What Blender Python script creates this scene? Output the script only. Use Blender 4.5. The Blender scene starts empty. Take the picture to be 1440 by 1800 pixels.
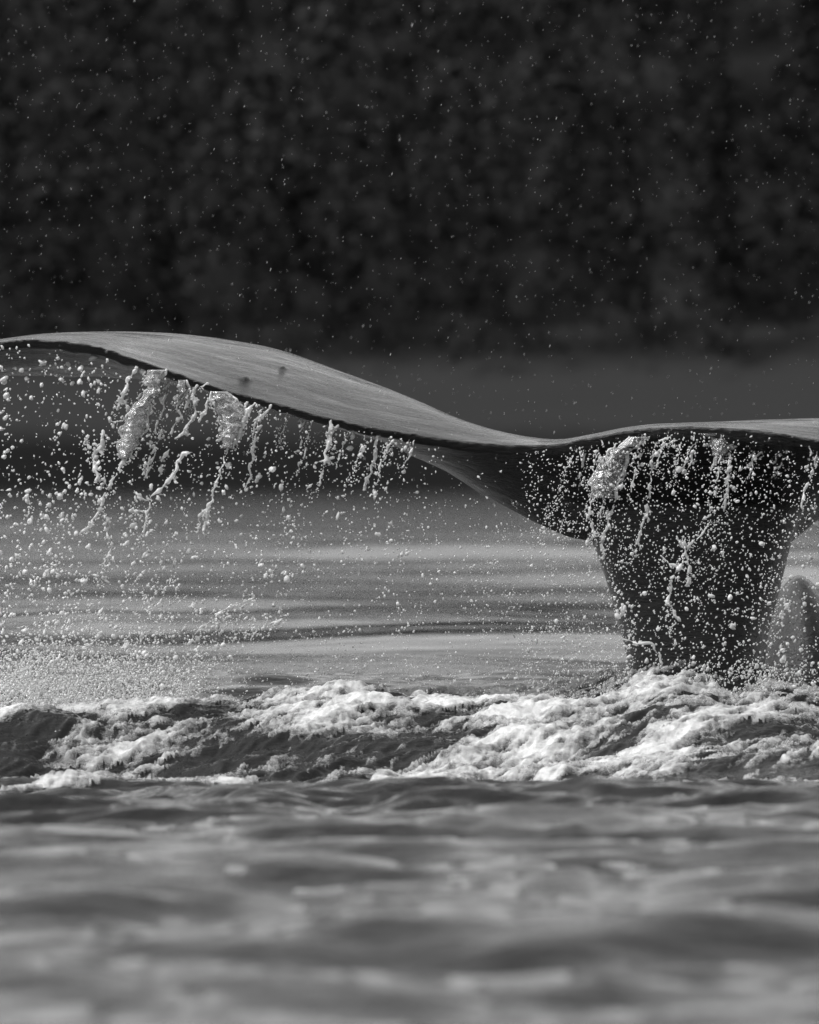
import bpy, bmesh, math, random
import numpy as np
from mathutils import Vector

random.seed(7)
rng = np.random.default_rng(11)
sc = bpy.context.scene
col = sc.collection
R = math.radians

# ------------------------------------------------------------------ camera, sky, sun, exposure
CAM_D, CAM_H, K = 40.0, 0.9, 18000.0       # metres from tail, metres above water, focal length in photo pixels
cam = bpy.data.cameras.new('camera')
camo = bpy.data.objects.new('camera', cam)
col.objects.link(camo)
camo.location = (0, -CAM_D, CAM_H)
camo.rotation_euler = (R(90) - 60.0 / K, 0, 0)
cam.sensor_fit = 'HORIZONTAL'
cam.sensor_width = 36.0
cam.lens = 36.0 * K / 1440.0
cam.clip_start = 0.5
cam.clip_end = 6000
cam.dof.use_dof = True
cam.dof.focus_distance = 39.7
cam.dof.aperture_fstop = 8.0
sc.camera = camo

SUN_EL, SUN_AZ = 54.0, -112.0              # degrees; azimuth from +Y (high, on the left)
w = bpy.data.worlds.new('World')
sc.world = w
w.use_nodes = True
nt = w.node_tree
nt.nodes.clear()
sky = nt.nodes.new('ShaderNodeTexSky')
sky.sky_type = 'NISHITA'
sky.sun_disc = False
sky.sun_elevation = R(SUN_EL)
sky.sun_rotation = R(SUN_AZ)
sky.dust_density = 2.0
bw = nt.nodes.new('ShaderNodeRGBToBW')      # black-and-white photograph
bg = nt.nodes.new('ShaderNodeBackground')
bg.inputs['Strength'].default_value = 0.15
wo = nt.nodes.new('ShaderNodeOutputWorld')
nt.links.new(sky.outputs[0], bw.inputs[0])
nt.links.new(bw.outputs[0], bg.inputs[0])
nt.links.new(bg.outputs[0], wo.inputs[0])

sl = bpy.data.lights.new('sun', 'SUN')
sl.energy = 2.2
sl.angle = R(20)
slo = bpy.data.objects.new('sun', sl)
col.objects.link(slo)
sd = Vector((math.sin(R(SUN_AZ)) * math.cos(R(SUN_EL)), math.cos(R(SUN_AZ)) * math.cos(R(SUN_EL)), math.sin(R(SUN_EL))))
slo.rotation_euler = sd.to_track_quat('Z', 'Y').to_euler()

sc.view_settings.view_transform = 'Standard'
sc.view_settings.look = 'None'
sc.view_settings.exposure = 0.88
sc.view_settings.gamma = 1.0
sc.view_settings.use_curve_mapping = False
sc.cycles.use_denoising = True
sc.cycles.max_bounces = 8
sc.cycles.transmission_bounces = 6
sc.cycles.caustics_reflective = False
sc.cycles.caustics_refractive = False


def P(px, py, Y=0.0):
    """a place Y metres behind the plane of the tail that the photograph shows at (px, py)"""
    d = CAM_D + Y
    return ((px - 720.0) / K * d, Y, CAM_H + (840.0 - py) / K * d)


# ------------------------------------------------------------------ helpers
def mesh_obj(name, verts, faces, mat, smooth=True, parent=None):
    me = bpy.data.meshes.new(name)
    v = np.asarray(verts, dtype=np.float32).reshape(-1, 3)
    if isinstance(faces, np.ndarray):
        n, k = faces.shape
        me.vertices.add(len(v))
        me.vertices.foreach_set('co', v.ravel())
        me.loops.add(n * k)
        me.loops.foreach_set('vertex_index', faces.astype(np.int32).ravel())
        me.polygons.add(n)
        me.polygons.foreach_set('loop_start', np.arange(0, n * k, k, dtype=np.int32))
        me.polygons.foreach_set('loop_total', np.full(n, k, dtype=np.int32))
        me.update(calc_edges=True)
        me.validate()
    else:
        me.from_pydata([tuple(a) for a in v], [], faces)
    if smooth:
        me.polygons.foreach_set('use_smooth', np.ones(len(me.polygons), dtype=bool))
    me.materials.append(mat)
    o = bpy.data.objects.new(name, me)
    if parent:
        o.parent = parent
    col.objects.link(o)
    return o


def tag(o, label=None, cat=None, group=None, kind=None):
    if label:
        o['label'] = label
    if cat:
        o['category'] = cat
    if group:
        o['group'] = group
    if kind:
        o['kind'] = kind
    return o


def remesh(o, voxel, smooth_iter=0):
    m = o.modifiers.new('r', 'REMESH')
    m.mode = 'VOXEL'
    m.voxel_size = voxel
    m.use_smooth_shade = True
    if smooth_iter:
        s = o.modifiers.new('s', 'SMOOTH')
        s.iterations = smooth_iter
        s.factor = 0.5
    dg = bpy.context.evaluated_depsgraph_get()
    me = bpy.data.meshes.new_from_object(o.evaluated_get(dg))
    old = o.data
    mats = list(old.materials)
    o.modifiers.clear()
    o.data = me
    me.materials.clear()
    for mm in mats:
        me.materials.append(mm)
    me.polygons.foreach_set('use_smooth', np.ones(len(me.polygons), dtype=bool))
    nm = old.name
    bpy.data.meshes.remove(old)
    me.name = nm
    return o


def _hash(ix, iy, seed):
    h = (ix.astype(np.int64) * 374761393 + iy.astype(np.int64) * 668265263 + seed * 1442695041) & 0xFFFFFFFF
    h = ((h ^ (h >> 13)) * 1274126177) & 0xFFFFFFFF
    h = (h ^ (h >> 16)) & 0xFFFFFFFF
    return h / 4294967295.0


def vnoise(x, y, seed=0):
    ix, iy = np.floor(x), np.floor(y)
    fx, fy = x - ix, y - iy
    fx = fx * fx * (3 - 2 * fx)
    fy = fy * fy * (3 - 2 * fy)
    a, b = _hash(ix, iy, seed), _hash(ix + 1, iy, seed)
    c, d = _hash(ix, iy + 1, seed), _hash(ix + 1, iy + 1, seed)
    return (a + (b - a) * fx) * (1 - fy) + (c + (d - c) * fx) * fy


def fbm(x, y, oct=4, seed=0, gain=0.5):
    s, a, t = 0.0, 1.0, 0.0
    for k in range(oct):
        s = s + a * vnoise(x, y, seed + 17 * k)
        t += a
        a *= gain
        x, y = x * 2.03 + 5.1, y * 2.03 + 1.7
    return s / t


def sstep(a, b, x):
    t = np.clip((x - a) / (b - a), 0, 1)
    return t * t * (3 - 2 * t)


# ------------------------------------------------------------------ materials (all neutral greys)
def g(v):
    return (v, v, v, 1)


def new_mat(name):
    m = bpy.data.materials.new(name)
    m.use_nodes = True
    return m, m.node_tree, m.node_tree.nodes['Principled BSDF']


def noise_node(t, scale, detail=5, rough=0.55, vec=None, stretch=None):
    n = t.nodes.new('ShaderNodeTexNoise')
    n.inputs['Scale'].default_value = scale
    n.inputs['Detail'].default_value = detail
    n.inputs['Roughness'].default_value = rough
    if stretch:
        tc = t.nodes.new('ShaderNodeNewGeometry')
        mp = t.nodes.new('ShaderNodeMapping')
        mp.inputs['Scale'].default_value = stretch
        t.links.new(tc.outputs['Position'], mp.inputs['Vector'])
        t.links.new(mp.outputs[0], n.inputs['Vector'])
    else:
        tc = t.nodes.new('ShaderNodeNewGeometry')
        t.links.new(tc.outputs['Position'], n.inputs['Vector'])
    return n


def ramp(t, src, stops):
    r = t.nodes.new('ShaderNodeValToRGB')
    e = r.color_ramp.elements
    e[0].position, e[0].color = stops[0][0], g(stops[0][1])
    e[1].position, e[1].color = stops[1][0], g(stops[1][1])
    for p, v in stops[2:]:
        x = e.new(p)
        x.color = g(v)
    t.links.new(src, r.inputs[0])
    return r


def bump(t, b, src, dist, strength=1.0, prev=None):
    n = t.nodes.new('ShaderNodeBump')
    n.inputs['Distance'].default_value = dist
    n.inputs['Strength'].default_value = strength
    t.links.new(src, n.inputs['Height'])
    if prev:
        t.links.new(prev.outputs[0], n.inputs['Normal'])
    t.links.new(n.outputs[0], b.inputs['Normal'])
    return n


M = {}
# sea water
m, t, b = new_mat('sea_water')
b.inputs['Base Color'].default_value = g(0.010)
b.inputs['Roughness'].default_value = 0.07
b.inputs['IOR'].default_value = 1.333
n1 = noise_node(t, 9.0, 5, 0.6, stretch=(0.55, 1.0, 1.0))
n2 = noise_node(t, 45.0, 3, 0.55, stretch=(0.6, 1.0, 1.0))
n3 = noise_node(t, 0.55, 5, 0.6, stretch=(.35, 1.0, 1.0))
b0 = bump(t, b, n3.outputs[0], 0.14, 0.5)
b1 = bump(t, b, n1.outputs[0], 0.019, 0.8, b0)
b2 = bump(t, b, n2.outputs[0], 0.003, 0.6, b1)
ge = t.nodes.new('ShaderNodeNewGeometry')
sx = t.nodes.new('ShaderNodeSeparateXYZ')
t.links.new(ge.outputs['Position'], sx.inputs[0])
mr = t.nodes.new('ShaderNodeMapRange')            # fewer ripples in the sheltered water towards the shore
mr.inputs['From Min'].default_value = 3.0
mr.inputs['From Max'].default_value = 14.0
mr.inputs['To Min'].default_value = 0.8
mr.inputs['To Max'].default_value = 0.25
t.links.new(sx.outputs[1], mr.inputs['Value'])
mq = t.nodes.new('ShaderNodeMapRange')            # far ripples too small to model: a rougher surface
mq.inputs['From Min'].default_value = 10.0
mq.inputs['From Max'].default_value = 90.0
mq.inputs['To Min'].default_value = 0.07
mq.inputs['To Max'].default_value = 0.15
t.links.new(sx.outputs[1], mq.inputs['Value'])
t.links.new(mq.outputs[0], b.inputs['Roughness'])
m3 = t.nodes.new('ShaderNodeMapRange')
m3.inputs['From Min'].default_value = 3.0
m3.inputs['From Max'].default_value = 15.0
m3.inputs['To Min'].default_value = 0.0
m3.inputs['To Max'].default_value = 0.55
t.links.new(sx.outputs[1], m3.inputs['Value'])
t.links.new(m3.outputs[0], b0.inputs['Strength'])
ra = t.nodes.new('ShaderNodeAttribute')
ra.attribute_name = 'ripple'
mu = t.nodes.new('ShaderNodeMath')
mu.operation = 'MULTIPLY'
t.links.new(mr.outputs[0], mu.inputs[0])
t.links.new(ra.outputs['Fac'], mu.inputs[1])
t.links.new(mu.outputs[0], b1.inputs['Strength'])
t.links.new(mu.outputs[0], b2.inputs['Strength'])
M['water'] = m

# foam
m, t, b = new_mat('sea_foam')
n = noise_node(t, 28, 6, 0.65)
r = ramp(t, n.outputs[0], [(0.3, 0.47), (0.62, 0.68)])
fa = t.nodes.new('ShaderNodeAttribute')
fa.attribute_name = 'froth'
fn = noise_node(t, 17, 9, 0.78, stretch=(.5, 1.0, 1.2))
ma = t.nodes.new('ShaderNodeMath')
ma.operation = 'MULTIPLY_ADD'
t.links.new(fn.outputs[0], ma.inputs[0])
ma.inputs[1].default_value = 0.95
t.links.new(fa.outputs['Fac'], ma.inputs[2])
mr = t.nodes.new('ShaderNodeMapRange')
mr.inputs['From Min'].default_value = 0.42
mr.inputs['From Max'].default_value = 0.95
mr.inputs['To Max'].default_value = 0.97
t.links.new(ma.outputs[0], mr.inputs['Value'])
t.links.new(mr.outputs[0], b.inputs['Alpha'])
t.links.new(r.outputs[0], b.inputs['Base Color'])
b.inputs['Roughness'].default_value = 0.55
b.inputs['Subsurface Weight'].default_value = 0.0
n2 = noise_node(t, 40, 7, 0.75, stretch=(.6, 1, 1))
bump(t, b, n2.outputs[0], 0.018, 0.9)
M['foam'] = m

# aerated falling water: scatters light through itself, with a wet gloss; thin films let more through
def water_mat(name, clear, dist):
    m = bpy.data.materials.new(name)
    m.use_nodes = True
    t = m.node_tree
    t.nodes.clear()
    n = noise_node(t, 70, 4, 0.6)
    bp = t.nodes.new('ShaderNodeBump')
    bp.inputs['Distance'].default_value = dist
    bp.inputs['Strength'].default_value = 0.7
    t.links.new(n.outputs[0], bp.inputs['Height'])

    def sh(kind, **kw):
        q = t.nodes.new(kind)
        for k_, v_ in kw.items():
            q.inputs[k_].default_value = v_
        t.links.new(bp.outputs[0], q.inputs['Normal'])
        return q

    def mix(f, a, c):
        q = t.nodes.new('ShaderNodeMixShader')
        if isinstance(f, float):
            q.inputs[0].default_value = f
        else:
            t.links.new(f, q.inputs[0])
        t.links.new(a.outputs[0], q.inputs[1])
        t.links.new(c.outputs[0], q.inputs[2])
        return q
    df = sh('ShaderNodeBsdfDiffuse', Color=g(.93))
    tr = sh('ShaderNodeBsdfTranslucent', Color=g(.93))
    gl = sh('ShaderNodeBsdfGlass', Color=g(.98), Roughness=.06, IOR=1.333)
    gs = sh('ShaderNodeBsdfGlossy', Color=g(.95), Roughness=.12)
    fr = t.nodes.new('ShaderNodeFresnel')
    fr.inputs['IOR'].default_value = 1.333
    t.links.new(bp.outputs[0], fr.inputs['Normal'])
    body = mix(fr.outputs[0], mix(.5, df, tr), gs)
    out = t.nodes.new('ShaderNodeOutputMaterial')
    t.links.new(mix(clear, body, gl).outputs[0], out.inputs[0])
    return m


M['spray'] = water_mat('aerated_water', 0.17, 0.004)
M['sheet'] = water_mat('clear_water_film', 0.84, 0.012)

# wet whale skin
m, t, b = new_mat('wet_whale_skin')
n = noise_node(t, 6, 5, 0.6)
r = ramp(t, n.outputs[0], [(0.35, 0.002), (0.75, 0.006)])
t.links.new(r.outputs[0], b.inputs['Base Color'])
b.inputs['Roughness'].default_value = 0.34
b.inputs['IOR'].default_value = 1.45
b.inputs['Coat Weight'].default_value = 1.0
cn = noise_node(t, 11, 6, 0.68, stretch=(.22, .9, 1.0))
cr = ramp(t, cn.outputs[0], [(0.38, 0.28), (0.62, 0.06)])
t.links.new(cr.outputs[0], b.inputs['Coat Roughness'])
b.inputs['Coat IOR'].default_value = 1.35
b.inputs['Specular IOR Level'].default_value = 0.12
n1 = noise_node(t, 22, 7, 0.72, stretch=(0.22, 1.0, 1.2))
n2 = noise_node(t, 110, 4, 0.6, stretch=(0.3, 1.0, 1.0))
b1 = bump(t, b, n1.outputs[0], 0.020, 0.6)
b2 = bump(t, b, n2.outputs[0], 0.006, 0.7, b1)
t.links.new(b2.outputs[0], b.inputs['Coat Normal'])
M['skin'] = m

# far land
m, t, b = new_mat('dark_conifer_foliage')
n = noise_node(t, 0.022, 4, 0.55)
r = ramp(t, n.outputs[0], [(0.36, 0.012), (0.62, 0.026)])
t.links.new(r.outputs[0], b.inputs['Base Color'])
b.inputs['Roughness'].default_value = 0.8
b.inputs['Specular IOR Level'].default_value = 0.06
M['forest'] = m

m, t, b = new_mat('forest_floor')
n = noise_node(t, 0.08, 5, 0.6)
r = ramp(t, n.outputs[0], [(0.35, 0.011), (0.65, 0.017)])
t.links.new(r.outputs[0], b.inputs['Base Color'])
b.inputs['Specular IOR Level'].default_value = 0.08
b.inputs['Roughness'].default_value = 0.95
M['hill'] = m

m, t, b = new_mat('shore_rock')
ge = t.nodes.new('ShaderNodeNewGeometry')
sx = t.nodes.new('ShaderNodeSeparateXYZ')
t.links.new(ge.outputs['Position'], sx.inputs[0])
n = noise_node(t, 0.35, 5, 0.6)
ad = t.nodes.new('ShaderNodeMath')
ad.operation = 'MULTIPLY_ADD'
t.links.new(n.outputs[0], ad.inputs[0])
ad.inputs[1].default_value = 1.6
t.links.new(sx.outputs[2], ad.inputs[2])
mr = t.nodes.new('ShaderNodeMapRange')            # darker rock low down, paler rock above, with an uneven border
mr.inputs['From Min'].default_value = 4.2
mr.inputs['From Max'].default_value = 6.6
t.links.new(ad.outputs[0], mr.inputs['Value'])
r = ramp(t, mr.outputs[0], [(0.0, 0.005), (1.0, 0.022)])
t.links.new(r.outputs[0], b.inputs['Base Color'])
b.inputs['Specular IOR Level'].default_value = 0.08
b.inputs['Roughness'].default_value = 0.85
M['rock'] = m

# ------------------------------------------------------------------ the sea
TX = np.array([-300, 0, 200, 350, 500, 600, 720, 870, 1000, 1090, 1150, 1200, 1290, 1350, 1440, 1700]) - 720.0
CREST = np.array([1272, 1275, 1276, 1272, 1260, 1243, 1247, 1243, 1248, 1232, 1213, 1210, 1238, 1232, 1250, 1260])
FOOT = np.interp(TX, np.array([0, 500, 850, 1000, 1440]) - 720.0, [1400, 1395, 1392, 1365, 1335])


def waves():
    comps = []
    r2 = np.random.default_rng(5)
    for lam, slope, n in ((13.0, .020, 5), (6.5, .032, 6), (3.4, .034, 8), (1.7, .056, 14), (0.9, .080, 18), (0.48, .11, 20), (0.24, .10, 18), (0.12, 0.075, 14)):
        for _ in range(n):
            L = lam * math.exp(r2.normal(0, .22))
            th = r2.normal(0, .42)
            k = 2 * math.pi / L
            comps.append((k * math.sin(th), k * math.cos(th), slope / k * math.sqrt(2.0 / n), r2.uniform(0, 6.283), L))
    return comps


WAVES = waves()


def base_height(x, Y):
    """slow shape: trough in front, broken crest beside the tail, hump of water behind it"""
    d = CAM_D + Y
    px = x / d * K
    zc = CAM_H - (np.interp(px, TX, CREST) - 840.0) * 39.0 / K
    zf = CAM_H - (np.interp(px, TX, FOOT) - 840.0) * 37.0 / K
    z = np.zeros_like(x)
    back = zc + (0.0 - zc) * sstep(-1.0, 3.5, Y)
    face = zf + (zc - zf) * sstep(-3.1, -0.95, Y)
    fy = [-34, -20, -14, -10, -7.5, -6, -4.8, -3.0]
    fz = [0, 0, -.05, -.11, -.145, -.175, -.195, 0]
    front = np.interp(Y, fy[:-1], fz[:-1])
    tt = sstep(-4.8, -3.0, Y)
    front = front * (1 - tt) + zf * tt
    z = np.where(Y > -1.0, back, np.where(Y > -3.05, face, front))
    z = np.where(np.abs(x) > 6, z * np.exp(-((np.abs(x) - 6) / 3) ** 2), z)
    # hump where the tail stock breaks the surface
    cx = (1240 - 720) / K * 40.5
    z = z + 0.10 * np.exp(-((x - cx) / .55) ** 2 - ((Y - 0.75) / .55) ** 2)
    # dark crest in front on the left
    pq = np.clip(px + 720, -600, 900)
    tr = Y - (-6.4 - 2.9 * np.sign(pq) * (np.abs(pq) / 600) ** 1.4)
    z = z + (0.012) * np.exp(-(tr / np.where(tr > 0, .40, .12)) ** 2) * sstep(760, 420, px + 720) * sstep(-6, -3, x)
    return z


def turb_zone(x, Y):
    px = x / (CAM_D + Y) * K
    ya = np.interp(px + 720, [-200, 450, 720], [-4.9, -4.6, -4.2])
    z = sstep(ya, ya + 1.3, Y) * sstep(1.6, 0.2, Y)
    return z * sstep(6.0, 3.0, np.abs(x))


def slick(x, Y):
    """added ripple-free patch, flattened so it mirrors the hill and reads dark"""
    pq = x / (CAM_D + Y) * K + 720
    tr = Y - (-6.6 - 2.9 * np.sign(pq) * (np.abs(pq) / 600) ** 1.4) + .5 * (fbm(x * 2.2, Y * 1.2, 3, 64) - .5)
    hw = np.interp(pq, [-300, 0, 350, 720], [1.5, 1.5, 1.2, .3])
    return sstep(1.25, .6, np.abs(tr) / hw) * sstep(760, 560, pq) * sstep(-5, -3, x) * sstep(-13, -10, Y)


def sea_height(x, Y, spx, spy):
    z = base_height(x, Y)
    sk = slick(x, Y)
    tz = turb_zone(x, Y)
    far = 1 - 0.25 * sstep(60, 300, Y) 
    gust = sstep(.36, .66, fbm(x * .045 + 3, Y * .10, 3, 88))
    calm = 1 - (0.55 - .40 * gust) * sstep(1.5, 8, Y)
    lee = sstep(2.0, 9.0, Y)
    wand = 1 + lee * (2.6 * fbm(x * .30, Y * .07, 3, 55) - 1.3)
    for kx, ky, a, ph, L in WAVES:
        ly = 2 * math.pi / max(abs(ky), 1e-3)
        fade = sstep(2.2, 5.0, L / np.maximum(spx, spy * 0.9))
        if fade.max() <= 0:
            continue
        amp = a * fade * far * (calm * (1 - .85 * sk) if L < 2.6 else ((lee if L > 5 else 1.0) * wand * (1 - .75 * sk)))
        z = z + amp * np.sin(kx * x + ky * Y + ph + 0.8 * np.sin(0.31 * kx * x - 0.27 * ky * Y))
    fr_ = (1 - .9 * sk) * sstep(-3.4, -4.4, Y) * sstep(7, 4, np.abs(x))          # little steep wavelets in front
    wv = 1 - np.abs(2 * fbm(x * 1.1 + .3 * Y, Y * 3.0 - .15 * x, 4, 93, .55) - 1)
    z = z + fr_ * .036 * (wv ** 2.5 - .35)
    w2 = 1 - np.abs(2 * fbm(x * 3.2 + .6 * Y, Y * 8.5 - .4 * x, 3, 95, .55) - 1)
    z = z + fr_ * sstep(-17, -12, Y) * .021 * (w2 ** 2 - .4)
    # turbulence of the broken water
    u = 0.62 * x + 0.78 * Y
    v = -0.78 * x + 0.62 * Y
    z = z + tz * (0.085 * (fbm(u * 1.2, v * 2.2, 3, 31) - .5) + 0.042 * (fbm(u * 3.5, v * 9, 5, 41, .64) - .5))
    rid = 1 - np.abs(2 * fbm(u * 5, v * 16, 3, 77) - 1)
    z = z + tz * 0.035 * (rid - .7)
    return z


rows = np.concatenate([
    [-400, -150, -60, -20, 0, 4, 7],
    np.arange(9, 16, 0.1), np.arange(16, 29, 0.07), np.arange(29, 36.6, 0.026), np.arange(36.6, 39.6, 0.0145), np.arange(39.6, 41.6, .028),
    np.arange(41.6, 44, 0.04), 44 * np.exp(np.arange(0, 1, 1 / 250.) * math.log(906 / 44.)), [906, 960]])
NI, NO = 740, 14
inner = np.linspace(-1, 1, NI)
outer = 1 + np.exp(np.linspace(math.log(.02), math.log(1200 / 0.6), NO))
U = np.concatenate([-outer[::-1], inner, outer])
D = rows[:, None]
half = np.maximum(D, 9.0) * 0.052 + 0.12
Xg = U[None, :] * np.minimum(half, 1e9)
Xg = np.where(np.abs(U)[None, :] > 1.5, np.sign(U)[None, :] * (half + (np.abs(U)[None, :] - 1) * np.minimum(half, 2.2)), Xg)
Yg = np.broadcast_to(D - CAM_D, Xg.shape).copy()
spy = np.gradient(rows)[:, None] * np.ones_like(Xg)
spx = np.abs(np.gradient(Xg, axis=1))
Zg = sea_height(Xg, Yg, spx, spy)
Zg = np.where(D < 5, np.minimum(Zg, 0), Zg)


def grid_faces(nr, nc):
    i = np.arange(nr - 1)[:, None] * nc + np.arange(nc - 1)[None, :]
    return np.stack([i, i + 1, i + nc + 1, i + nc], -1).reshape(-1, 4)


sea = mesh_obj('sea', np.stack([Xg, Yg, Zg], -1), grid_faces(*Xg.shape), M['water'])
at = sea.data.attributes.new('ripple', 'FLOAT', 'POINT')       # how rippled the surface is
at.data.foreach_set('value', (1 - .92 * slick(Xg, Yg)).astype(np.float32).ravel())
tag(sea, 'grey choppy sea with a trough in front and dark ripples', kind='structure')

# ---- foam: white froth lying on the broken water, a mesh of its own
r0, r1 = np.searchsorted(rows, 35.0), np.searchsorted(rows, 42.0)
X, Y, Z = Xg[r0:r1, NO:-NO], Yg[r0:r1, NO:-NO], Zg[r0:r1, NO:-NO]
px = X / (CAM_D + Y) * K + 720
py = 840 + (CAM_H - Z) / (CAM_D + Y) * K
u = 0.62 * X + 0.78 * Y
v = -0.78 * X + 0.62 * Y
streak = fbm(u * 1.4, v * 5.0, 5, 3, .62)
patch = fbm(X * 1.5, Y * 1.1, 3, 9)
lace = 1 - np.abs(2 * fbm(u * 7, v * 20, 4, 23, .65) - 1)


def blob(cx, cy, rx, ry, a=1.0):
    """a raft of foam at world x, Y"""
    return a * np.exp(-((X - cx) / rx) ** 2 - ((Y - cy) / ry) ** 2)


def wx(p):
    return (p - 720) / K * 39


weight = 0.17 * turb_zone(X, Y) + blob(wx(700), -1.2, .55, .55, .33) + blob(wx(880), -1.5, .55, .7, .34) + blob(wx(1190), -0.8, .30, .45, .55) \
    + blob(wx(1000), -1.0, .5, .45, .36) + blob(wx(430), -2.75, .45, .18, .30) + blob(wx(640), -2.35, .7, .22, .32) + blob(wx(820), -2.2, .5, .35, .26) \
    + blob(wx(950), -2.35, .4, .25, .25) + blob(wx(120), -0.7, .6, .6, .62) + blob(wx(330), -0.9, .4, .4, .42) + blob(wx(1390), -0.9, .25, .3, .36) \
    + blob(wx(1340), -1.5, .4, .5, .14) + blob(wx(150), -2.0, .7, .6, .05)
mask = (streak - .5) * 1.9 + (patch - .5) * .3 + (lace - .72) * .75 + weight * .46 - 0.235
fo = np.clip(mask, 0, .35)
lump = fbm(X * 22, Y * 15, 5, 51, .68)
ZF = Z + 0.002 + np.minimum(fo * 0.10, .02) + fo * (0.02 + .05 * sstep(.25, .5, weight)) * (lump - .40)
fm = grid_faces(*X.shape)
mk = mask.ravel()
keep = (mk[fm] > -.05).sum(1) >= 3
fm = fm[keep]
used, inv = np.unique(fm, return_inverse=True)
FV = [np.stack([X, Y, ZF], -1).reshape(-1, 3)[used]]
FF = [inv.reshape(-1, 4)]
FA = [mk[used]]
nb = len(used)
# small rafts of foam that have drifted forward onto the near water
gi = np.searchsorted(rows, 40.0)
for (qx, qd, rx_, ry_) in ((1100, 24.4, .06, .07), (962, 24.2, .05, .12), (1020, 24.1, .04, .10), (640, 23.0, .05, .10), (806, 23.5, .04, .10), (1190, 25.6, .05, .12), (415, 23.6, .03, .08), (535, 23.4, .03, .08), (850, 29.6, .06, .10), (235, 23.0, .05, .07)):
    ry_ *= .5
    xc = (qx - 720) / K * qd
    uu, tt_ = np.meshgrid(np.linspace(-1, 1, 30), np.linspace(-1, 1, 30))
    xx, yy_ = xc + uu * rx_, qd - CAM_D + tt_ * ry_
    ir = np.clip(np.searchsorted(rows, yy_ + CAM_D) - 1, 0, len(rows) - 2)
    tr_ = (yy_ + CAM_D - rows[ir]) / (rows[ir + 1] - rows[ir])
    ic = np.argmin(np.abs(Xg[ir[:, 0], NO + NI // 2 - 1:NO + NI // 2 + 1].mean(1)[:, None, None] + (Xg[ir[0, 0]][None, None, :] - xx[:, :, None])), axis=-1)
    zz = Zg[ir, ic] * (1 - tr_) + Zg[ir + 1, ic] * tr_
    den = 1 - uu ** 2 - tt_ ** 2 + 1.1 * (fbm(xx * 40, yy_ * 22, 4, 5, .65) - .5)
    zz = zz + .004 + np.clip(den, 0, 1) * .007 * fbm(xx * 60, yy_ * 40, 3, 6)
    q = grid_faces(30, 30)
    q = q[(den.ravel()[q] > 0).all(1)]
    us, iv = np.unique(q, return_inverse=True)
    FV.append(np.stack([xx, yy_, zz], -1).reshape(-1, 3)[us])
    FF.append(iv.reshape(-1, 4) + nb)
    FA.append(np.clip(den.ravel()[us] * .25, 0, .13))
    nb += len(us)
foam = mesh_obj('foam', np.concatenate(FV), np.concatenate(FF), M['foam'])
at = foam.data.attributes.new('froth', 'FLOAT', 'POINT')       # how dense the froth is
at.data.foreach_set('value', np.concatenate(FA).astype(np.float32))
tag(foam, 'white churned foam streaked over the broken water below the tail', kind='stuff')

# ------------------------------------------------------------------ far shore
def hill_z(x, d):
    s = d - 903
    return 1.0 + np.interp(s, [0, 6, 12, 30, 80, 160, 260, 420], [-1.5, 4.0, 8.5, 17, 52, 98, 120, 125]) + 5 * (fbm(x * .02, d * .02, 3, 61) - .5) * sstep(8, 40, s)


hx = np.concatenate([np.linspace(-1600, -260, 24), np.linspace(-250, 250, 140), np.linspace(260, 1600, 24)])
hd = np.concatenate([np.linspace(903, 921, 14), np.linspace(925, 1330, 60)])
HX, HD = np.meshgrid(hx, hd)
HZ = hill_z(HX, HD)
rk = HD < 924
j = (fbm(HX * .3, HD * .5, 4, 71, .6) - .5)
k1 = int((hd < 922).sum())
rock_y = HD - CAM_D + j * 4 * rk
rock = mesh_obj('rocky_shore', np.stack([HX, rock_y, HZ + j * 2.2 * rk], -1)[:k1 + 1], grid_faces(k1 + 1, len(hx)), M['rock'])
tag(rock, 'dark rocky shoreline under the wooded hillside, out of focus', kind='structure')
hill = mesh_obj('hillside', np.stack([HX, HD - CAM_D + j * 4 * rk, HZ + j * 2.2 * rk], -1)[k1:], grid_faces(len(hd) - k1, len(hx)), M['hill'])
tag(hill, 'dark steep hillside behind the water, blurred', kind='structure')

nt_ = 88 * 28
gx_, gy_ = np.meshgrid(np.linspace(-237, 237, 88), np.linspace(0, 1, 28))      # jittered stand of trees
txx = gx_.ravel() + rng.normal(0, 2.2, nt_)
tdd = 918 + np.clip(gy_.ravel() + rng.normal(0, .012, nt_), 0, 1) ** 1.1 * 200
th = rng.uniform(12, 24, nt_)
fv, ff = [], []
nl = 220
for i in range(nt_):
    z0 = float(hill_z(txx[i:i + 1], tdd[i:i + 1])[0])
    nl = 220 if abs(txx[i]) < 95 else 75
    s = rng.uniform(0, 1, nl) ** .8
    rr = (1 - s * .85) * th[i] * .19 * np.sqrt(rng.uniform(.25, 1, nl))
    a = rng.uniform(0, 6.283, nl)
    c = np.stack([txx[i] + rr * np.cos(a), tdd[i] - CAM_D + rr * np.sin(a), z0 + .4 + s * th[i]], -1)
    e1 = rng.normal(0, 1, (nl, 3))
    e1 /= np.linalg.norm(e1, axis=1)[:, None]
    e2 = np.cross(e1, rng.normal(0, 1, (nl, 3)))
    e2 /= np.linalg.norm(e2, axis=1)[:, None]
    q = (.32 + .38 * rng.uniform(0, 1, nl))[:, None] * (1.0 if nl > 100 else 1.6)
    fv.append(np.stack([c - e1 * q, c - e2 * q * .7, c + e1 * q, c + e2 * q * .7], 1).reshape(-1, 3))
fv = np.concatenate(fv)
ff = np.arange(len(fv)).reshape(-1, 4)
forest = mesh_obj('forest', fv, ff, M['forest'], smooth=False)
tag(forest, 'dark blurred wood covering the far hillside', kind='stuff')

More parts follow.
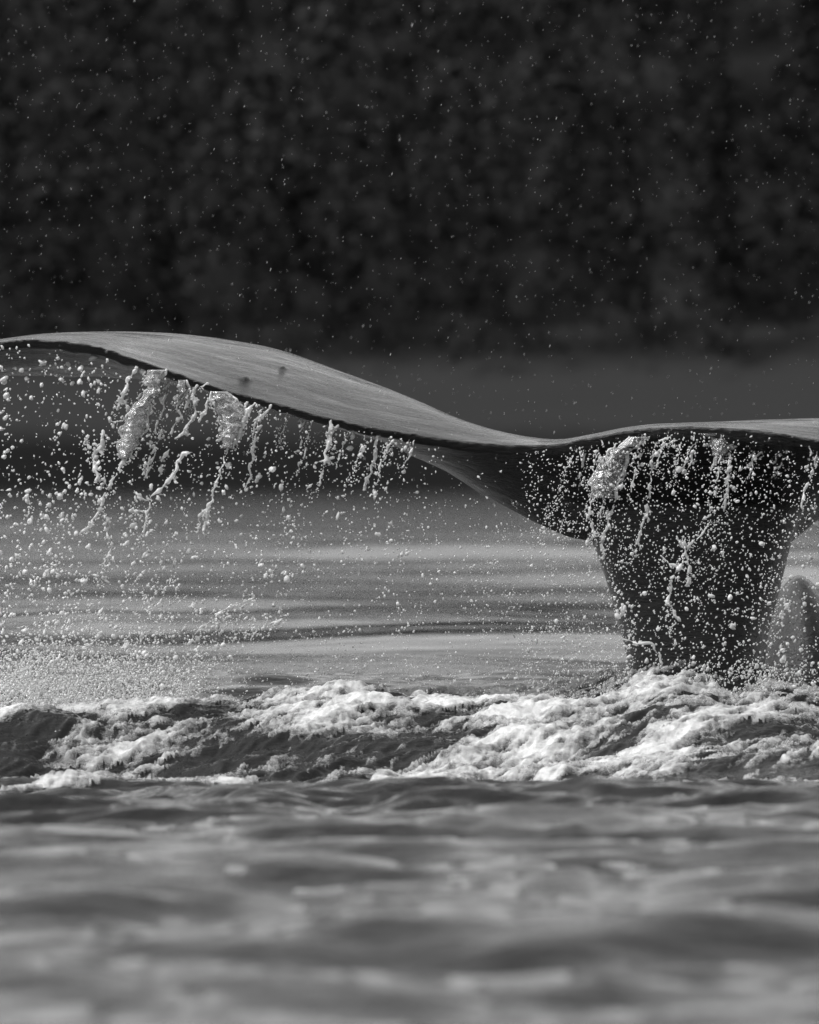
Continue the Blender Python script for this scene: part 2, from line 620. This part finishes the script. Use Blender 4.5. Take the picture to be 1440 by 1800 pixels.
# ------------------------------------------------------------------ the whale's tail
SX = np.array([-190, -150, -60, 0, 60, 100, 160, 240, 330, 400, 480, 600, 700, 750, 800, 850, 880, 940, 980, 1040, 1100, 1140, 1200, 1260, 1330, 1400, 1440, 1550, 1700, 2000, 2250, 2300], float)
ST = np.array([662, 642, 612, 601, 597, 599, 607, 632, 664, 688, 709, 741, 760, 768, 775, 780, 782, 783, 780, 769, 758, 753, 750, 752, 757, 768, 775, 800, 830, 850, 850, 856], float)
SC = np.array([660, 632, 604, 596, 588, 585, 583, 583, 588, 597, 612, 653, 690, 711, 733, 750, 758, 769, 772, 763, 751, 746, 743, 741, 738, 736, 735, 745, 765, 800, 835, 854], float)
SLx = np.array([-190, -60, 0, 160, 240, 330, 480, 600, 680, 740, 800, 850, 880, 940, 1040, 1100, 1385, 1440, 1500, 1600, 1750, 2000, 2300], float)
SLy = np.array([664, 655, 650, 648, 645, 640, 665, 705, 745, 790, 826, 862, 880, 911, 948, 960, 950, 906, 880, 845, 820, 820, 856], float)
CHx = np.array([-190, -120, 0, 250, 600, 900, 1200, 1500, 1900, 2300], float)
CHv = np.array([.02, .45, 1.0, 1.6, 1.55, .70, .76, 1.2, .8, .02], float)
TYx = np.array([-190, 0, 500, 980, 1440, 2300], float)        # the trailing edge bows towards the camera at the tips
TYv = np.array([.35, .05, -.08, 0.06, -.1, .3], float)


def cint(x, xp, fp):
    """smooth (Catmull-Rom style) interpolation"""
    mm = np.gradient(fp, xp)
    i = np.clip(np.searchsorted(xp, x) - 1, 0, len(xp) - 2)
    h = xp[i + 1] - xp[i]
    q = (x - xp[i]) / h
    return (2 * q**3 - 3 * q**2 + 1) * fp[i] + (q**3 - 2 * q**2 + q) * h * mm[i] + (-2 * q**3 + 3 * q**2) * fp[i + 1] + (q**3 - q**2) * h * mm[i + 1]


def T_edge(xs):
    return cint(xs, SX, ST)


HHx, HHv = [-188, 0, 250, 650, 900, 1200, 1440, 2300], [.6, .7, .85, .85, .6, .5, .6, .7]
xs = np.arange(-188, 2299, 6.0)
NS = 40
sv = []
for x in xs:
    a = np.array([x])
    T, C, L = cint(a, SX, ST)[0], cint(a, SX, SC)[0], cint(a, SLx, SLy)[0]
    ch, y0 = cint(a, CHx, CHv)[0], cint(a, TYx, TYv)[0]
    wob = .7 + .8 * float(fbm(np.array([x * .05]), np.array([.5]), 3, 7, .6)[0])
    nick = 8.0 * (float(fbm(np.array([x * .085]), np.array([3.5]), 3, 19, .65)[0]) - .5)
    s = np.linspace(0, 1, NS)
    hh = float(np.interp(x, HHx, HHv))
    top = np.where(s < hh, T + (C - T) * np.sin(np.clip(s / hh, 0, 1) * math.pi / 2) ** 1.0, C + (L - C) * (1 - np.sqrt(np.clip(1 - ((s - hh) / (1 - hh)) ** 2, 0, 1))))
    top = top + nick * np.exp(-s / .03)
    lin = T + (L - T) * s + nick * np.exp(-s / .05)
    thick = 11 * wob * np.sqrt(np.clip(s / .02, 0, 1)) + 16 * np.sin(np.clip(s, 0, 1) * math.pi)
    bot = np.maximum(lin, top) + thick * np.where(s > .97, np.sqrt(np.clip((1 - s) / .03, 0, 1)), 1)
    # keep the underside close to the plane between the two edges
    for q in range(NS):
        sv.append(P(x, top[q], y0 + s[q] * ch))
    for q in range(NS - 1, -1, -1):
        sv.append(P(x, bot[q], y0 + s[q] * ch))
n = 2 * NS
sf = []
for i in range(len(xs) - 1):
    for q in range(n):
        sf.append((i * n + q, i * n + (q + 1) % n, (i + 1) * n + (q + 1) % n, (i + 1) * n + q))
sf.append(tuple(range(n)))
sf.append(tuple(range((len(xs) - 1) * n, len(xs) * n))[::-1])
# tail stock
PY = np.array([800, 850, 900, 950, 1000, 1050, 1100, 1150, 1190, 1260, 1360, 1500], float)
PL = np.array([1010, 1008, 1022, 1040, 1059, 1075, 1089, 1101, 1110, 1118, 1110, 1090], float)
PR = np.array([1420, 1424, 1412, 1393, 1380, 1368, 1354, 1347, 1343, 1342, 1355, 1375], float)
off = len(sv)
NP = 72
ys = np.arange(800, 1500, 10.0)
for p in ys:
    a = np.array([p])
    l, r_ = cint(a, PY, PL)[0], cint(a, PY, PR)[0]
    tq = (p - 800) / 700
    yc, hd_ = 0.74 + .20 * tq, .42 + .30 * max(0, tq - .35)
    for q in range(NP):
        th_ = q / NP * 2 * math.pi
        c_, s_ = math.cos(th_), math.sin(th_)
        ex = math.copysign(abs(c_) ** .6, c_)
        ey = math.copysign(abs(s_) ** .6, s_)
        sv.append(P((l + r_) / 2 + ex * (r_ - l) / 2, p, yc + ey * hd_))
for i in range(len(ys) - 1):
    for q in range(NP):
        sf.append((off + i * NP + q, off + (i + 1) * NP + q, off + (i + 1) * NP + (q + 1) % NP, off + i * NP + (q + 1) % NP))
sf.append(tuple(off + q for q in range(NP)))
sf.append(tuple(off + (len(ys) - 1) * NP + q for q in range(NP))[::-1])
# the whale's back still breaking the surface behind the tail stock, joined to it under water
bm = bmesh.new()
vv = [bm.verts.new(a) for a in sv]
for f in sf:
    try:
        bm.faces.new([vv[k] for k in f])
    except ValueError:
        pass
bmesh.ops.recalc_face_normals(bm, faces=bm.faces)


def ellipsoid(bm, c, r, sub=3, taper=0.0):
    res = bmesh.ops.create_icosphere(bm, subdivisions=sub, radius=1)
    for q in res['verts']:
        k_ = 1 - taper * max(0, q.co.z)
        q.co = Vector((c[0] + q.co.x * r[0] * k_ - taper * .10 * max(0, q.co.z), c[1] + q.co.y * r[1], c[2] + q.co.z * r[2]))


c = P(1422, 1235, 2.6)
ellipsoid(bm, (c[0], c[1], c[2]), (.27, .45, .53), 4, .42)
ellipsoid(bm, (c[0] - .2, 1.8, -.45), (.6, 1.6, .42), 4)
for (qx, qy, k_) in ((430, 664, 1.0), (497, 646, .6)):   # barnacle scars
    a = np.array([qx], float)
    T, C = cint(a, SX, ST)[0], cint(a, SX, SC)[0]
    hh = float(np.interp(qx, HHx, HHv))
    s_ = hh * 2 / math.pi * math.asin(min(1, max(0, (T - qy) / (T - C))))
    c = P(qx, qy, cint(a, TYx, TYv)[0] + s_ * cint(a, CHx, CHv)[0])
    ellipsoid(bm, (c[0], c[1], c[2] - .010), (.026 * k_, .06 * k_, .019), 2)
me = bpy.data.meshes.new('whale')
bm.to_mesh(me)
bm.free()
me.materials.append(M['skin'])
whale = bpy.data.objects.new('whale', me)
col.objects.link(whale)
remesh(whale, 0.0075, 4)
# soften the fillet where the stock meets the underside of the flukes
me = whale.data
co = np.empty(len(me.vertices) * 3, np.float32)
me.vertices.foreach_get('co', co)
co = co.reshape(-1, 3)
ed = np.empty(len(me.edges) * 2, np.int32)
me.edges.foreach_get('vertices', ed)
ed = ed.reshape(-1, 2)
deg = np.bincount(ed.ravel(), minlength=len(co)).astype(np.float32)
zj = P(1200, 860, .4)[2]
wt = np.exp(-((co[:, 2] - zj) / .12) ** 2) * sstep(.12, .3, co[:, 1]) * sstep(1.2, .9, co[:, 1])
wt = np.clip(wt, 0, 1)[:, None] * .8
for _ in range(60):
    sm = np.zeros_like(co)
    for axk in range(3):
        sm[:, axk] = np.bincount(ed[:, 0], co[ed[:, 1], axk], len(co)) + np.bincount(ed[:, 1], co[ed[:, 0], axk], len(co))
    sm /= deg[:, None]
    co = co + (sm - co) * wt
me.vertices.foreach_set('co', co.astype(np.float32).ravel())
me.update()
tag(whale, 'black wet whale tail with raised flukes shedding water over the sea', 'whale')

# ------------------------------------------------------------------ falling water: strands and sheets
ICO = {}
for s_ in (1, 2):
    b_ = bmesh.new()
    bmesh.ops.create_icosphere(b_, subdivisions=s_, radius=1)
    ICO[s_] = (np.array([v_.co[:] for v_ in b_.verts]), np.array([[q.index for q in f_.verts] for f_ in b_.faces]))
    b_.free()


TRACKS = []
LOOSE = []


def drop_islands(o):
    """keep the main body of a strand; bits that have come off it join the spray"""
    bm = bmesh.new()
    bm.from_mesh(o.data)
    bm.verts.ensure_lookup_table()
    seen, groups = set(), []
    for v0 in bm.verts:
        if v0.index in seen:
            continue
        st, gr = [v0], []
        seen.add(v0.index)
        while st:
            a = st.pop()
            gr.append(a)
            for e in a.link_edges:
                b_ = e.other_vert(a)
                if b_.index not in seen:
                    seen.add(b_.index)
                    st.append(b_)
        groups.append(gr)
    groups.sort(key=len)
    for gr in groups[:-1]:
        ids = {a.index: k for k, a in enumerate(gr)}
        fs_ = set(f for a in gr for f in a.link_faces)
        tri = []
        for f in fs_:
            q = [ids[a.index] for a in f.verts]
            for k in range(1, len(q) - 1):
                tri.append((q[0], q[k], q[k + 1]))
        LOOSE.append((np.array([a.co[:] for a in gr]), np.array(tri)))
        bmesh.ops.delete(bm, geom=gr, context='VERTS')
    bm.to_mesh(o.data)
    bm.free()



class Lumps:
    def __init__(self):
        self.v, self.f, self.n = [], [], 0
        self.film = []

    def ball(self, c, r, sub=1, st=(1, 1, 1)):
        v_, f_ = ICO[sub]
        self.v.append(v_ * (np.array(st) * r) + np.array(c))
        self.f.append(f_ + self.n)
        self.n += len(v_)

    def strand(self, pts, r, jit, rs, depth, side=True):
        """a lumpy ligament of water along pixel way-points"""
        pts = np.array(pts, float)
        seg = np.hypot(*np.diff(pts, axis=0).T)
        cum = np.concatenate([[0], np.cumsum(seg)])
        tot = cum[-1]
        ss = np.arange(0, tot, 2.2)
        xs_, ys_ = np.interp(ss, cum, pts[:, 0]), np.interp(ss, cum, pts[:, 1])
        f1, f2, f3 = rs.uniform(0, 99, 3)
        TRACKS.append((xs_, ys_, depth, r))
        r = r * .92
        nx = (vnoise(ss / 11 + f1, ss * 0 + f2, 3) - .5) * jit * 2 + (vnoise(ss / 4 + f1, ss * 0 + f3, 8) - .5) * jit * .8
        rad = r * (0.30 + 1.25 * vnoise(ss / 8 + f2, ss * 0, 4) ** 1.8 + .55 * vnoise(ss / 3.2, ss * 0 + f1, 2) ** 2)
        rad = rad * (0.55 + .45 * np.sin(np.clip(ss / tot, .02, .98) * math.pi) ** .4)
        dy = depth + .03 * (vnoise(ss / 25 + f3, ss * 0, 6) - .5)
        mm = K / CAM_D
        for k in range(len(ss)):
            self.ball(P(xs_[k] + nx[k], ys_[k], dy[k]), rad[k] / mm, 1, (1, .9, 1))
            if side and rs.random() < .17:                        # little side ligaments and knots
                L = rs.uniform(4, 13)
                a = rs.choice([-1, 1]) * rs.uniform(.3, 1.4)
                q0 = rs.uniform(.35, .6) * r
                for w_ in np.arange(0, L, 1.8):
                    self.ball(P(xs_[k] + nx[k] + math.sin(a) * w_, ys_[k] + math.cos(a) * w_ * .8, dy[k] + .002 * w_ * rs.choice([-1, 1])), q0 * (1 - .4 * w_ / L) / mm, 1)
                if rs.random() < .5:
                    self.ball(P(xs_[k] + nx[k] + math.sin(a) * L, ys_[k] + math.cos(a) * L * .8, dy[k]), q0 * 1.25 / mm, 1)

    def sheet(self, rows_, rs, depth, rim=3.4):
        """a thin wrinkled membrane between two thick rims; rows_ = (py, left, right)"""
        rows_ = np.array(rows_, float)
        yy = np.arange(rows_[0, 0], rows_[-1, 0], 2.5)
        l, r_ = np.interp(yy, rows_[:, 0], rows_[:, 1]), np.interp(yy, rows_[:, 0], rows_[:, 2])
        f1 = rs.uniform(0, 99)
        l = l + (vnoise(yy / 9 + f1, yy * 0, 5) - .5) * 14
        r_ = r_ + (vnoise(yy / 9 + f1, yy * 0 + 7, 5) - .5) * 9
        nc = 22
        A = np.linspace(0, 1, nc)
        XX = l[:, None] + (r_ - l)[:, None] * A[None, :]
        YY = np.broadcast_to(yy[:, None], XX.shape)
        DD = depth - .03 * np.sin(A * math.pi)[None, :] + .05 * (fbm(XX / 16 + f1, YY / 7, 4, 15, .62) - .5)
        TH = .0012 + .0024 * fbm(XX / 8 + f1, YY / 5, 3, 25)
        fr = np.array([[P(XX[i, q], YY[i, q], DD[i, q] - TH[i, q]) for q in range(nc)] for i in range(len(yy))])
        bk = np.array([[P(XX[i, q], YY[i, q], DD[i, q] + TH[i, q]) for q in range(nc)] for i in range(len(yy))])
        nr = len(yy)
        gf = grid_faces(nr, nc)
        NV = nr * nc
        q4 = [gf, gf[:, ::-1] + NV]
        rim_i = np.concatenate([np.arange(nc), np.arange(1, nr) * nc + nc - 1, (nr - 1) * nc + np.arange(nc - 2, -1, -1), np.arange(nr - 2, -1, -1) * nc])
        e = np.stack([rim_i[:-1], rim_i[1:], rim_i[1:] + NV, rim_i[:-1] + NV], 1)[:, ::-1]
        q4.append(e)
        q4 = np.concatenate(q4)
        tri = np.concatenate([q4[:, [0, 1, 2]], q4[:, [0, 2, 3]]])
        self.film.append((np.concatenate([fr.reshape(-1, 3), bk.reshape(-1, 3)]), tri))
        self.strand(np.stack([l, yy], -1), rim, 3, rs, depth)
        self.strand(np.stack([r_, yy], -1), rim, 3, rs, depth)

    def build(self, name, mat, voxel):
        o = mesh_obj(name, np.concatenate(self.v), np.concatenate(self.f), mat)
        remesh(o, voxel, 1)
        drop_islands(o)
        for v_, f_ in self.film:
            mesh_obj('membrane', v_, f_, M['sheet'], parent=o)
        return o


def stream(name, label, parts, mat='spray', depth=0.0, r=4.2, jit=4.0, group='falling strands of water'):
    global SEED
    SEED += 1
    rs = np.random.default_rng(100 + SEED)
    L = Lumps()
    for kind, dat in parts:
        if kind == 'sheet':
            L.sheet(dat, rs, depth, r)
        else:
            L.strand(dat, r * (0.8 if kind == 'fine' else 1.0), jit, rs, depth)
    o = L.build(name, M['spray'], 0.0034)
    return tag(o, label, 'falling water', group)


SEED = 0
SH = 'sheets of falling water'
stream('water_sheet', 'wide leftmost water sheet under the left fluke ending in a long forked strand',
       [('sheet', [(650, 264, 292), (673, 260, 284), (699, 252, 273), (725, 228, 260), (745, 214, 256), (765, 213, 247), (785, 211, 241), (806, 212, 230)]),
        ('s', [(236, 790), (225, 806), (215, 818), (200, 838), (193, 855), (186, 868), (178, 890), (170, 905), (160, 922), (144, 935)]),
        ('s', [(166, 848), (180, 842), (190, 858)]), ('s', [(180, 895), (190, 920), (187, 938), (198, 955), (190, 975), (185, 990), (191, 1002)]),
        ('fine', [(215, 740), (200, 742), (188, 732)]), ('fine', [(256, 740), (263, 760), (267, 790), (258, 812), (255, 840)])], 'sheet', -.12, 4.0, group=SH)
stream('water_sheet', 'rounded pouch shaped water sheet under the left fluke with one long tail',
       [('sheet', [(688, 366, 398), (705, 376, 420), (725, 383, 428), (752, 382, 425), (775, 386, 413), (790, 394, 406)]),
        ('s', [(400, 788), (393, 812), (383, 835), (378, 855), (372, 865), (375, 880), (368, 892), (352, 905), (350, 925), (345, 937)]),
        ('s', [(368, 892), (362, 920), (360, 934)]), ('s', [(446, 708), (432, 728), (424, 755), (412, 780)]), ('fine', [(372, 690), (362, 720), (352, 742)])], 'sheet', -.16, 4.0, group=SH)
stream('water_sheet', 'pale veil of water sliding over the left shoulder of the tail stock',
       [('sheet', [(768, 1110, 1142), (782, 1084, 1120), (797, 1069, 1104), (825, 1050, 1096), (850, 1039, 1086), (876, 1042, 1080)]),
        ('s', [(1040, 870), (1037, 905), (1042, 940), (1030, 958)]), ('s', [(1138, 766), (1110, 790), (1098, 830), (1082, 875), (1068, 915), (1058, 950), (1062, 985)]),
        ('fine', [(1060, 875), (1055, 905), (1048, 940)])], 'sheet', .0, 3.6, group=SH)
stream('water_sheet', 'short film of water hanging under the right fluke edge, centre of the stock',
       [('sheet', [(762, 1236, 1300), (775, 1240, 1296), (790, 1252, 1286), (803, 1256, 1276)]), ('s', [(1288, 778), (1268, 795), (1257, 808), (1250, 826)])], 'sheet', .0, 3.2, group=SH)
stream('water_sheet', 'small torn water film between the two big sheets of the left fluke',
       [('sheet', [(668, 312, 330), (685, 310, 328), (705, 309, 322)]), ('s', [(325, 680), (312, 715), (317, 732), (308, 750), (303, 762)])], 'sheet', -.1, 3.8, group=SH)

ST_ = [
    ('slanting strand left of the pouch shaped sheet, hooked over at its top', [('s', [(362, 674), (348, 680), (340, 700), (350, 700), (340, 728), (332, 748), (318, 762), (306, 772)]), ('fine', [(345, 678), (335, 700), (322, 720)])], -.12, 3.6),
    ('beaded broken strand at the far left under the fluke, first from the tip', [('s', [(244, 642), (236, 652), (226, 670), (220, 690), (207, 712)]), ('fine', [(226, 700), (212, 708), (204, 722)])], -.1, 3.6),
    ('crooked S shaped strand below the fluke between the two big sheets', [('s', [(337, 795), (322, 797), (311, 810), (313, 825), (305, 840), (290, 850), (278, 864), (262, 876), (264, 890), (256, 915), (252, 935), (243, 958)]), ('s', [(235, 862), (243, 875), (260, 881)]), ('s', [(232, 898), (256, 899)])], -.2, 4.0),
    ('lacy knotted strand just left of the crooked S shaped strand', [('s', [(290, 752), (278, 776), (270, 800), (262, 815), (256, 842)]), ('s', [(300, 790), (288, 800), (282, 822), (284, 836)])], -.05, 3.8),
    ('ragged vertical strand left of the leftmost water sheet', [('s', [(183, 758), (180, 785), (164, 800), (168, 822), (172, 846)]), ('s', [(165, 780), (185, 800)]), ('fine', [(150, 770), (162, 790)])], -.1, 4.0),
    ('thin strand right of the pouch shaped sheet, hooked at the top', [('s', [(478, 712), (458, 732), (452, 758), (448, 780), (440, 812), (443, 838), (430, 850), (424, 868)])], -.1, 3.4),
    ('short frayed strand under the middle of the left fluke', [('s', [(550, 725), (536, 740), (529, 762), (530, 775), (520, 795)]), ('fine', [(526, 725), (530, 745)])], 0, 3.2),
    ('thick knotted strand under the right half of the left fluke', [('s', [(597, 748), (584, 760), (577, 782), (573, 806), (570, 825), (566, 842), (562, 856)]), ('s', [(583, 738), (577, 765), (580, 790)]), ('fine', [(556, 814), (572, 808), (584, 804)]), ('fine', [(552, 850), (540, 862)])], -.05, 4.2),
    ('tiny hanging drip right of the thick knotted strand', [('s', [(622, 746), (619, 762), (618, 774)])], 0, 3.0),
    ('straight thin strand near the root of the left fluke', [('s', [(667, 762), (661, 790), (656, 812), (648, 838), (641, 863)])], 0, 3.0),
    ('small faint drips at the root of the left fluke', [('fine', [(702, 766), (690, 784), (680, 795)]), ('fine', [(722, 772), (714, 790)])], 0, 2.8),
    ('short slanting strand beside the fluke notch, first on the right fluke', [('s', [(1036, 778), (1028, 806), (1022, 835), (1018, 862)])], .1, 2.8),
    ('long bead strand down the middle left of the tail stock', [('s', [(1192, 772), (1164, 784), (1149, 800), (1143, 830), (1143, 868), (1138, 898), (1128, 930), (1115, 970)]), ('fine', [(1178, 768), (1160, 776)])], .0, 3.3),
    ('bent strand left of the short film under the right fluke', [('s', [(1252, 760), (1232, 772), (1212, 790), (1206, 815), (1194, 832)])], .0, 3.0),
    ('wavy strand below the short film under the right fluke', [('s', [(1284, 796), (1280, 830), (1283, 853), (1275, 870), (1272, 896)])], -.05, 3.0),
    ('slanted strand under the right fluke, inner one of two', [('s', [(1366, 768), (1340, 796), (1325, 806), (1312, 822), (1304, 826)])], .0, 2.9),
    ('slanted strand under the right fluke, outer one of two', [('s', [(1411, 772), (1394, 790), (1374, 796), (1353, 814)]), ('fine', [(1356, 772), (1368, 786)])], .0, 2.9),
    ('long clean strand near the right edge of the picture', [('s', [(1438, 786), (1432, 818), (1420, 850), (1411, 880), (1413, 900)])], -.1, 3.2),
    ('big branching strand in front of the middle of the dark tail stock', [('s', [(1249, 914), (1238, 930), (1226, 945), (1208, 962), (1196, 992), (1181, 1015), (1176, 1060), (1189, 1095), (1176, 1114)]), ('s', [(1162, 975), (1176, 990), (1192, 996)]), ('s', [(1204, 965), (1212, 1000), (1207, 1030)]), ('fine', [(1208, 962), (1192, 948)])], -.3, 3.8),
    ('low curved strand crossing the foot of the tail stock', [('s', [(1098, 1124), (1120, 1132), (1142, 1130), (1158, 1150), (1164, 1166)])], -.3, 2.8),
    ('long diagonal strand low over the water under the left fluke', [('s', [(446, 1050), (402, 1068), (376, 1088), (352, 1104), (325, 1136)]), ('fine', [(408, 1082), (376, 1092)])], -.3, 3.4),
    ('V shaped strand low over the water, left of the long diagonal one', [('s', [(300, 1018), (290, 1040), (280, 1058), (264, 1074), (258, 1052)])], -.3, 3.6),
    ('low twisted splash of strands at the centre over the water', [('fine', [(430, 1106), (462, 1104), (488, 1092)]), ('fine', [(444, 1082), (450, 1102), (446, 1122)]), ('fine', [(474, 1076), (466, 1106)])], -.3, 3.0),
    ('drooping strand at the left, low under the leftmost sheet', [('s', [(150, 1022), (162, 1010), (176, 1012)]), ('s', [(182, 1008), (190, 1026)]), ('fine', [(172, 1066), (182, 1086), (190, 1100)])], -.2, 3.8),
]
for lab, parts, dep, r_ in ST_:
    stream('water_strand', lab, parts, 'spray', dep, r_, 4.0)

DRIB = [(258, 'just right of the beaded strand nearest the left tip'), (300, 'right beside the top of the wide leftmost water sheet'), (345, 'under the hooked top of the slanting strand'),
        (415, 'on the right shoulder of the pouch shaped sheet'), (462, 'touching the hooked thin strand right of the pouch'), (505, 'between the hooked thin strand and the short frayed strand'),
        (548, 'from the same spot as the short frayed strand'), (612, 'beside the tiny hanging drip on the left fluke'), (648, 'just left of the straight thin strand'), (690, 'just right of the straight thin strand'),
        (728, 'where the left fluke meets its dark root'), (1012, 'nearest the notch between the flukes'), (1058, 'just left of the pale veil of water'), (1082, 'at the upper left rim of the pale veil'),
        (1128, 'at the upper right corner of the pale veil'), (1158, 'just right of the pale veil'), (1176, 'beside the head of the long bead strand'), (1204, 'between the long bead strand and the bent strand'),
        (1222, 'left of the short film on the right fluke'), (1270, 'out of the short film on the right fluke'), (1318, 'between the short film and the two slanted strands'), (1342, 'crossing the inner slanted strand'),
        (1385, 'crossing the outer slanted strand'), (1425, 'last before the long clean strand on the right')]
for qx, where in DRIB:
    y0 = float(T_edge(np.array([qx], float))[0]) + 9
    ln = rng.uniform(45, 135) if qx < 720 else rng.uniform(35, 110)
    p_ = [(qx, y0)]
    for k in range(4):
        p_.append((p_[-1][0] - ln * .25 * rng.uniform(.1, .5) + rng.normal(0, 2), p_[-1][1] + ln * .25))
    stream('water_dribble', 'short thin dribble ' + where, [('fine', p_)], 'spray', rng.uniform(-.08, .02), rng.uniform(2.3, 3.0), 3.0, 'thin dribbles off the fluke edge')

# ------------------------------------------------------------------ spray, drizzle
DV, DF = {1: [], 2: []}, None


def drops(n, box, size, depth, clump=5, slant=-.32, cl_len=26):
    """drops in a pixel box, gathered in slanting strings as they fall"""
    x0, y0, x1, y1 = box
    n = int(n * 1.35)
    m_ = max(1, n // clump)
    cx, cy = rng.uniform(x0, x1, m_), rng.uniform(y0, y1, m_)
    cyd = rng.uniform(depth[0], depth[1], m_)
    out = []
    for i in range(m_):
        k = 1 + rng.poisson(clump - 1)
        tpar = rng.normal(0, cl_len, k)
        ax = cx[i] + tpar * slant + rng.normal(0, cl_len * .3, k)
        ay = cy[i] + tpar
        sz = size[0] * .84 * np.exp(np.abs(rng.normal(0, size[1] + .05, k)))
        for q in range(k):
            out.append((ax[q], ay[q], cyd[i] + rng.normal(0, .04), sz[q]))
    return out


def underline(px):
    return float(cint(np.array([px]), SX, ST)[0])


pts = []
pts += drops(560, (-60, 610, 200, 900), (2.1, .55), (-.35, .1), 6)
pts += drops(620, (-60, 880, 260, 1130), (2.2, .62), (-.5, .1))
pts += drops(330, (200, 690, 520, 960), (1.7, .55), (-.35, .1))
pts += drops(420, (220, 930, 520, 1120), (1.8, .6), (-.5, .1))
pts += drops(480, (480, 745, 720, 1000), (1.6, .55), (-.35, .1))
pts += drops(330, (480, 950, 860, 1150), (1.5, .5), (-.5, .1))
pts += drops(120, (700, 790, 900, 960), (1.4, .5), (-.4, .1))
pts += drops(650, (840, 900, 1080, 1130), (1.35, .45), (-.5, .3))
pts += drops(520, (920, 785, 1060, 950), (1.4, .45), (-.3, .0), 6)
pts += drops(900, (1040, 790, 1290, 1000), (1.4, .5), (-.5, .1), 6)
pts += drops(500, (1240, 800, 1440, 960), (1.5, .5), (-.5, .1), 5)
pts += drops(1100, (1075, 960, 1380, 1235), (1.5, .55), (-.7, .1), 5)
pts += drops(420, (1340, 960, 1470, 1230), (1.6, .6), (-.7, .1), 4)
pts += drops(3200, (-60, 1165, 340, 1285), (1.45, .5), (-.9, .6), 9, -1.2, 18)
pts += drops(700, (120, 1090, 420, 1230), (1.4, .45), (-.7, .4), 6, -.9, 18)
pts += drops(500, (350, 1090, 620, 1240), (1.3, .45), (-.7, .4), 5, -1.6, 10)
pts += drops(700, (600, 1150, 1100, 1250), (1.2, .4), (-.8, .3), 5, -1.5, 8)
pts += drops(1100, (900, 1100, 1110, 1250), (1.2, .42), (-.8, .4), 5, -.8, 12)
pts += drops(900, (1180, 1170, 1460, 1245), (1.5, .45), (-1.0, .1), 6, -.8, 10)
for (xs_, ys_, dd, r_) in TRACKS:                  # small drops shed all along the strands
    for q in range(0, len(xs_)):
        for _ in range(rng.poisson(.95)):
            pts.append((xs_[q] + rng.normal(-1, 5), ys_[q] + rng.normal(4, 6), dd + rng.normal(0, .03), rng.uniform(1.3, 1.7) * math.exp(abs(rng.normal(0, .5)))))
for _ in range(9500):                              # the mist thrown up where the run-off of the left fluke lands
    q = rng.random()
    bx, by = 340 * q - 60 + rng.normal(0, 30), 1262 - 40 * (1 - q) + 20 * q
    up = rng.exponential(46) * (1.1 - .3 * q)
    pts.append((bx + up * .9, by - up, rng.uniform(-.9, .5), rng.uniform(1.25, 1.9) * math.exp(abs(rng.normal(0, .45)))))
mm = K / CAM_D
vs, fs, nv = [], [], 0
ok = 0
for (ax, ay, yd, sz) in pts:
    if ay < underline(min(max(ax, -180), 2290)) + 9 or ay > 1285:
        continue
    sz = min(sz * .60, 4.2)
    v_, f_ = ICO[2 if sz > 3.6 else 1]
    st = np.array([1, 1, 1 + rng.uniform(0, .7)]) * sz * rng.uniform(.75, 1.2, 3) / mm
    a = rng.normal(.35, .5)
    ca, sa = math.cos(a), math.sin(a)
    dv = rng.normal(0, 1, 3)
    q = v_ * st * (1 + rng.normal(0, .07, (len(v_), 1)) + .38 * np.sin(2.2 * v_ @ dv + rng.uniform(0, 6.28)).reshape(-1, 1))
    q = np.stack([q[:, 0] * ca + q[:, 2] * sa, q[:, 1], -q[:, 0] * sa + q[:, 2] * ca], -1)
    vs.append(q + np.array(P(ax, ay, yd)))
    fs.append(f_ + nv)
    nv += len(v_)
    ok += 1
for v_, f_ in LOOSE:
    vs.append(v_)
    fs.append(f_ + nv)
    nv += len(v_)
sp = mesh_obj('spray', np.concatenate(vs), np.concatenate(fs), M['spray'])
tag(sp, 'bright spray of drops falling from the flukes into the sea', kind='stuff')

vs, fs, nv = [], [], 0
v_, f_ = ICO[1]
for i in range(3600):
    yd = rng.uniform(-7, 12)
    ax, ay = rng.uniform(-200, 1640), rng.uniform(-60, 900)
    s = rng.uniform(.0004, .00072) * (1 + .8 * (rng.random() < .06))
    q = v_ * np.array([s, s, s * rng.uniform(3.0, 6.0)])
    q[:, 0] += q[:, 2] * .3
    vs.append(q + np.array(P(ax, ay, yd)))
    fs.append(f_ + nv)
    nv += len(v_)
rain = mesh_obj('drizzle', np.concatenate(vs), np.concatenate(fs), M['spray'])
tag(rain, 'fine drizzle drops in front of the dark hillside', kind='stuff')
